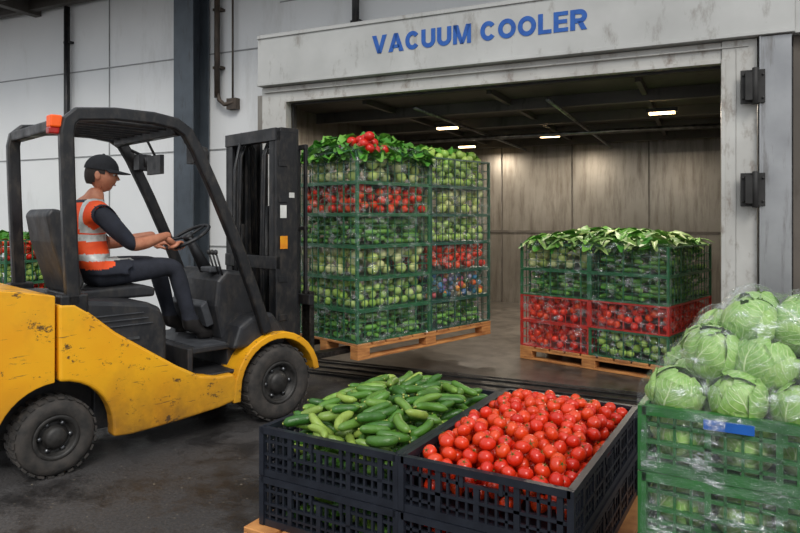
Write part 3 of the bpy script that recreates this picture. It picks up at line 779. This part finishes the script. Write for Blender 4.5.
# ------------------------------------------------------------------ foreground crates
ang=math.radians(-30); FX=T(-.606,2.92,0)@RZ(ang)
pl=pallet('wooden_pallet',1.50,1.30,None,FX@T(-.06,-.06,0),.145)
GH=.215
cc=empty('cucumber_crate_stack',FX); 
ccm=crate_mesh('cucumber_crate',.685,1.07,GH,mCrateD,.038,rw=.005)
for k in (0,1): link('crate_%d'%(k+1),ccm,T(0,0,.147+k*(GH+.002)),cc)
rimz=.147+2*GH+.002
def mound(W,D,h,rz): return lambda x,y: rz-.035+h*(max(0,1-(2*x/W-1)**4)*max(0,1-(2*y/D-1)**4))**.8
mb=MB()
for x,y,z,it in drop(.655,1.04,rimz-.16,mound(.655,1.04,.115,rimz),1800,gen_cuc(.018,.024,.12,.17),12): cucumber(mb,x+.015,y+.015,z,it)
for x,y,z,it in drop(.655,1.04,.16,lambda x,y:.147+GH-.03,500,gen_cuc(.019,.0245,.14,.18),5,.10): cucumber(mb,x+.015,y+.015,z,it,.02)
mb.obj('cucumbers',[mCuc,mCucTip],None,cc)
tc_=empty('tomato_crate_stack',FX@T(.71,0,0))
tcm=crate_mesh('tomato_crate',.66,1.15,GH,mCrateD,.038,rw=.005)
for k in (0,1): link('crate_%d'%(k+1),tcm,T(0,0,.147+k*(GH+.002)),tc_)
mb=MB()
for x,y,z,it in drop(.63,1.12,rimz-.15,mound(.63,1.12,.10,rimz),1500,gen_ball(.029,.035),14): tomato(mb,x+.015,y+.015,z,it['r'])
for x,y,z,it in drop(.63,1.12,.16,lambda x,y:.147+GH-.035,700,gen_ball(.031,.037),5,.05): tomato(mb,x+.015,y+.015,z,it['r'],False)
mb.obj('tomatoes',[mTom,mCalyx],None,tc_)
# ------------------------------------------------------------------ cabbages
def cabmat():
    m,nt,b=newmat('cabbage_leaf')
    uv=nt.nodes.new('ShaderNodeUVMap'); sp=nt.nodes.new('ShaderNodeSeparateXYZ'); nt.links.new(uv.outputs[0],sp.inputs[0])
    def mth(op,a,b_=None,c=None):
        n=nt.nodes.new('ShaderNodeMath'); n.operation=op
        for i,v in enumerate((a,b_,c)):
            if v is None: continue
            if isinstance(v,bpy.types.NodeSocket): nt.links.new(v,n.inputs[i])
            else: n.inputs[i].default_value=v
        return n.outputs[0]
    nz=noise(nt,9,3)
    up=mth('ABSOLUTE',mth('SUBTRACT',mth('ADD',sp.outputs[0],mth('MULTIPLY',mth('SUBTRACT',nz,.5),.10)),.5))
    wid=mth('MULTIPLY_ADD',sp.outputs[1],-.024,.030)
    mid=mth('LESS_THAN',up,wid)
    q=mth('FRACT',mth('ADD',mth('MULTIPLY_ADD',up,-6.0,mth('MULTIPLY',sp.outputs[1],8.0)),mth('MULTIPLY',nz,1.6)))
    pq=mth('ABSOLUTE',mth('SUBTRACT',q,.5)); lat=mth('SUBTRACT',1.0,mth('MINIMUM',mth('MULTIPLY',pq,9.0),1.0))
    vein=mth('MAXIMUM',mth('MULTIPLY',mid,.9),mth('MULTIPLY',lat,.6))
    fine=ramp(nt,noise(nt,45,4),[(.46,(0,0,0,1)),(.60,(.35,.35,.35,1))])
    g=nt.nodes.new('ShaderNodeNewGeometry')
    base=ramp(nt,g.outputs['Random Per Island'],[(0,lin((124,168,74))),(.5,lin((148,186,96))),(1,lin((96,144,58)))])
    base=mixc(nt,fine,base,lin((174,200,128)))
    col=mixc(nt,vein,base,lin((202,216,166)))
    nt.links.new(col,b.inputs['Base Color']); b.inputs['Roughness'].default_value=.42
    bump(nt,b,vein,.5,.004)
    return m
mCab=cabmat()
def cab_mesh(name,seed):
    random.seed(seed); vs=[];fs=[];uvs=[]
    def patch(lon,wid,r,tilt,v0,v1,ruf,n=16):
        o=len(vs); Xr=RZ(lon)@RY(tilt)
        ph=U(0,6)
        for i in range(n+1):
            v=i/n
            for k in range(n+1):
                u=k/n*2-1
                w=wid*math.sin(math.pi*(.12+.80*v))**.6
                th=v0+(v1-v0)*v; ph_=u*w
                edge=max(abs(u),max(0,(v-.8)*5)); rr=r*(1+ruf*.07*edge**3*(1+.7*math.sin(u*9+ph+v*8))+.012*math.sin(v*14+abs(u)*6))
                p=Vector((math.sin(th)*math.cos(ph_),math.sin(th)*math.sin(ph_),-math.cos(th)))*rr
                p.z*=.9
                vs.append(tuple(Xr@p)); uvs.append((k/n,v))
        for i in range(n):
            for k in range(n):
                a=o+i*(n+1)+k; fs.append((a,a+1,a+n+2,a+n+1))
    for i in range(7): patch(i*2*math.pi/7*2+U(-.2,.2),1.15,.096+.003*i,U(-.25,.25),.12,2.6+U(-.1,.35),.45)
    for i in range(4): patch(i*math.pi/2+U(-.3,.3),1.0,.117,U(-.2,.2),.1,2.0+U(-.2,.3),1.0)
    s_v,s_f=sphere(20,12); o=len(vs); vs.extend([(v[0]*.094,v[1]*.094,v[2]*.084) for v in s_v]); uvs.extend([(.3,.5)]*len(s_v)); fs.extend([tuple(i+o for i in f) for f in s_f])
    me=bpy.data.meshes.new(name); me.from_pydata(vs,[],fs); me.materials.append(mCab)
    uvl=me.uv_layers.new(name='UVMap')
    for l in me.loops: uvl.data[l.index].uv=uvs[l.vertex_index]
    for p in me.polygons: p.use_smooth=True
    return me
cabs=[cab_mesh('cabbage_%d'%i,i+3) for i in range(4)]
random.seed(21)
CXM=T(.735,2.0,0)@RZ(ang)
cb=empty('cabbage_crate_stack',CXM)
pallet('pallet',.92,.74,cb,T(-.01,-.01,0),.14)
gm=crate_mesh('cabbage_crate',.90,.72,.197,mCrateG2,.045,rw=.004)
for k in range(4): link('crate_%d'%(k+1),gm,T(0,0,.142+k*.199),cb)
rz=.142+4*.199
sph=[]
for j_,yy in enumerate((.09,.25,.41,.57,.65)):
    for xx in (.09,.25,.41,.57,.73,.81): sph.append((min(.81,xx+(.03 if j_%2 else 0))+U(-.01,.01),yy+U(-.01,.01),rz+.02+U(-.01,.015)))
for j_,yy in enumerate((.165,.32,.47,.60)):
    for xx in (.165,.325,.485,.645,.78): sph.append((xx+U(-.02,.02),yy+U(-.02,.02),rz+.125+U(-.01,.02)))
for yy in (.27,.44):
    for xx in (.27,.42,.57,.72): sph.append((xx+U(-.02,.02),yy+U(-.02,.02),rz+.225+U(-.01,.015)))
for i,(x,y,z) in enumerate(sph):
    X=T(x,y,z)@Matrix.Rotation(U(0,6.28),4,'Z')@RX(U(.3,1.5))@RZ(U(0,6.28))@S3(*(U(.70,.78),)*3)
    link('cabbage_%d'%(i+1),cabs[i%4],X,cb)
n_=len(sph)
for k in range(4):
    for i,(x,y) in enumerate(((.10,.10),(.27,.10),(.44,.10),(.61,.10),(.78,.10),(.10,.27),(.10,.44),(.10,.60))):
        n_+=1; X=T(x,y,.142+k*.199+.098)@RZ(U(0,6.28))@RX(U(.3,1.5))@S3(*(.77,)*3)
        link('cabbage_%d'%n_,cabs[(i+k)%4],X,cb)
mb=MB(); nx,ny=64,56; vs=[]
def hz(x,y):
    h=rz-.06
    for (a,b,c) in sph:
        d2=(x-a)**2+(y-b)**2; 
        if d2<.094**2: h=max(h,c+math.sqrt(.094**2-d2))
    return h
grid=np.zeros((nx+1,ny+1))
x0,x1,y0,y1=-.022,.922,-.022,.742
for i in range(nx+1):
    for k in range(ny+1): grid[i,k]=hz(x0+(x1-x0)*i/nx,y0+(y1-y0)*k/ny)
sm=grid.copy()
for _ in range(12):
    p=np.pad(sm,1,'edge'); sm=np.maximum(grid,(p[:-2,1:-1]+p[2:,1:-1]+p[1:-1,:-2]+p[1:-1,2:])/4)
for i in range(nx+1):
    for k in range(ny+1): vs.append((x0+(x1-x0)*i/nx,y0+(y1-y0)*k/ny,sm[i,k]+.006+U(0,.007)))
fs=[(i*(ny+1)+k,(i+1)*(ny+1)+k,(i+1)*(ny+1)+k+1,i*(ny+1)+k+1) for i in range(nx) for k in range(ny)]
mb.add(vs,fs,0,True); mb.obj('film_cover',[mFilmC],None,cb)
filmbox('film_sides',.90,.72,.15,rz+.0,cb,None,.018,mFilmC)
mb=MB(); mb.box(.17,.30,-.020,-.013,rz-.045,rz-.018); mb.obj('crate_label',[M('blue_label',(30,100,190),None,.4)],None,cb)
# ------------------------------------------------------------------ light
w=bpy.data.worlds.new('world'); bpy.context.scene.world=w; w.use_nodes=True; nt=w.node_tree
bg_=nt.nodes['Background']; tc=nt.nodes.new('ShaderNodeTexCoord'); sp=nt.nodes.new('ShaderNodeSeparateXYZ'); nt.links.new(tc.outputs['Generated'],sp.inputs[0])
rp=nt.nodes.new('ShaderNodeValToRGB'); rp.color_ramp.elements[0].position=.0; rp.color_ramp.elements[0].color=(.66,.66,.67,1)
rp.color_ramp.elements[1].position=.4; rp.color_ramp.elements[1].color=(.90,.95,1,1)
nt.links.new(sp.outputs[2],rp.inputs[0]); nt.links.new(rp.outputs[0],bg_.inputs[0]); bg_.inputs[1].default_value=1.15
s=bpy.data.lights.new('sun','SUN'); s.energy=1.9; s.angle=math.radians(22); s.color=(1,.96,.9)
so=bpy.data.objects.new('sun',s); bpy.context.collection.objects.link(so); so.rotation_euler=Vector((-.12,.75,-.72)).to_track_quat('-Z','Y').to_euler()
vsn=bpy.context.scene.view_settings
vsn.view_transform='Standard'; vsn.look='None'; vsn.exposure=-.08
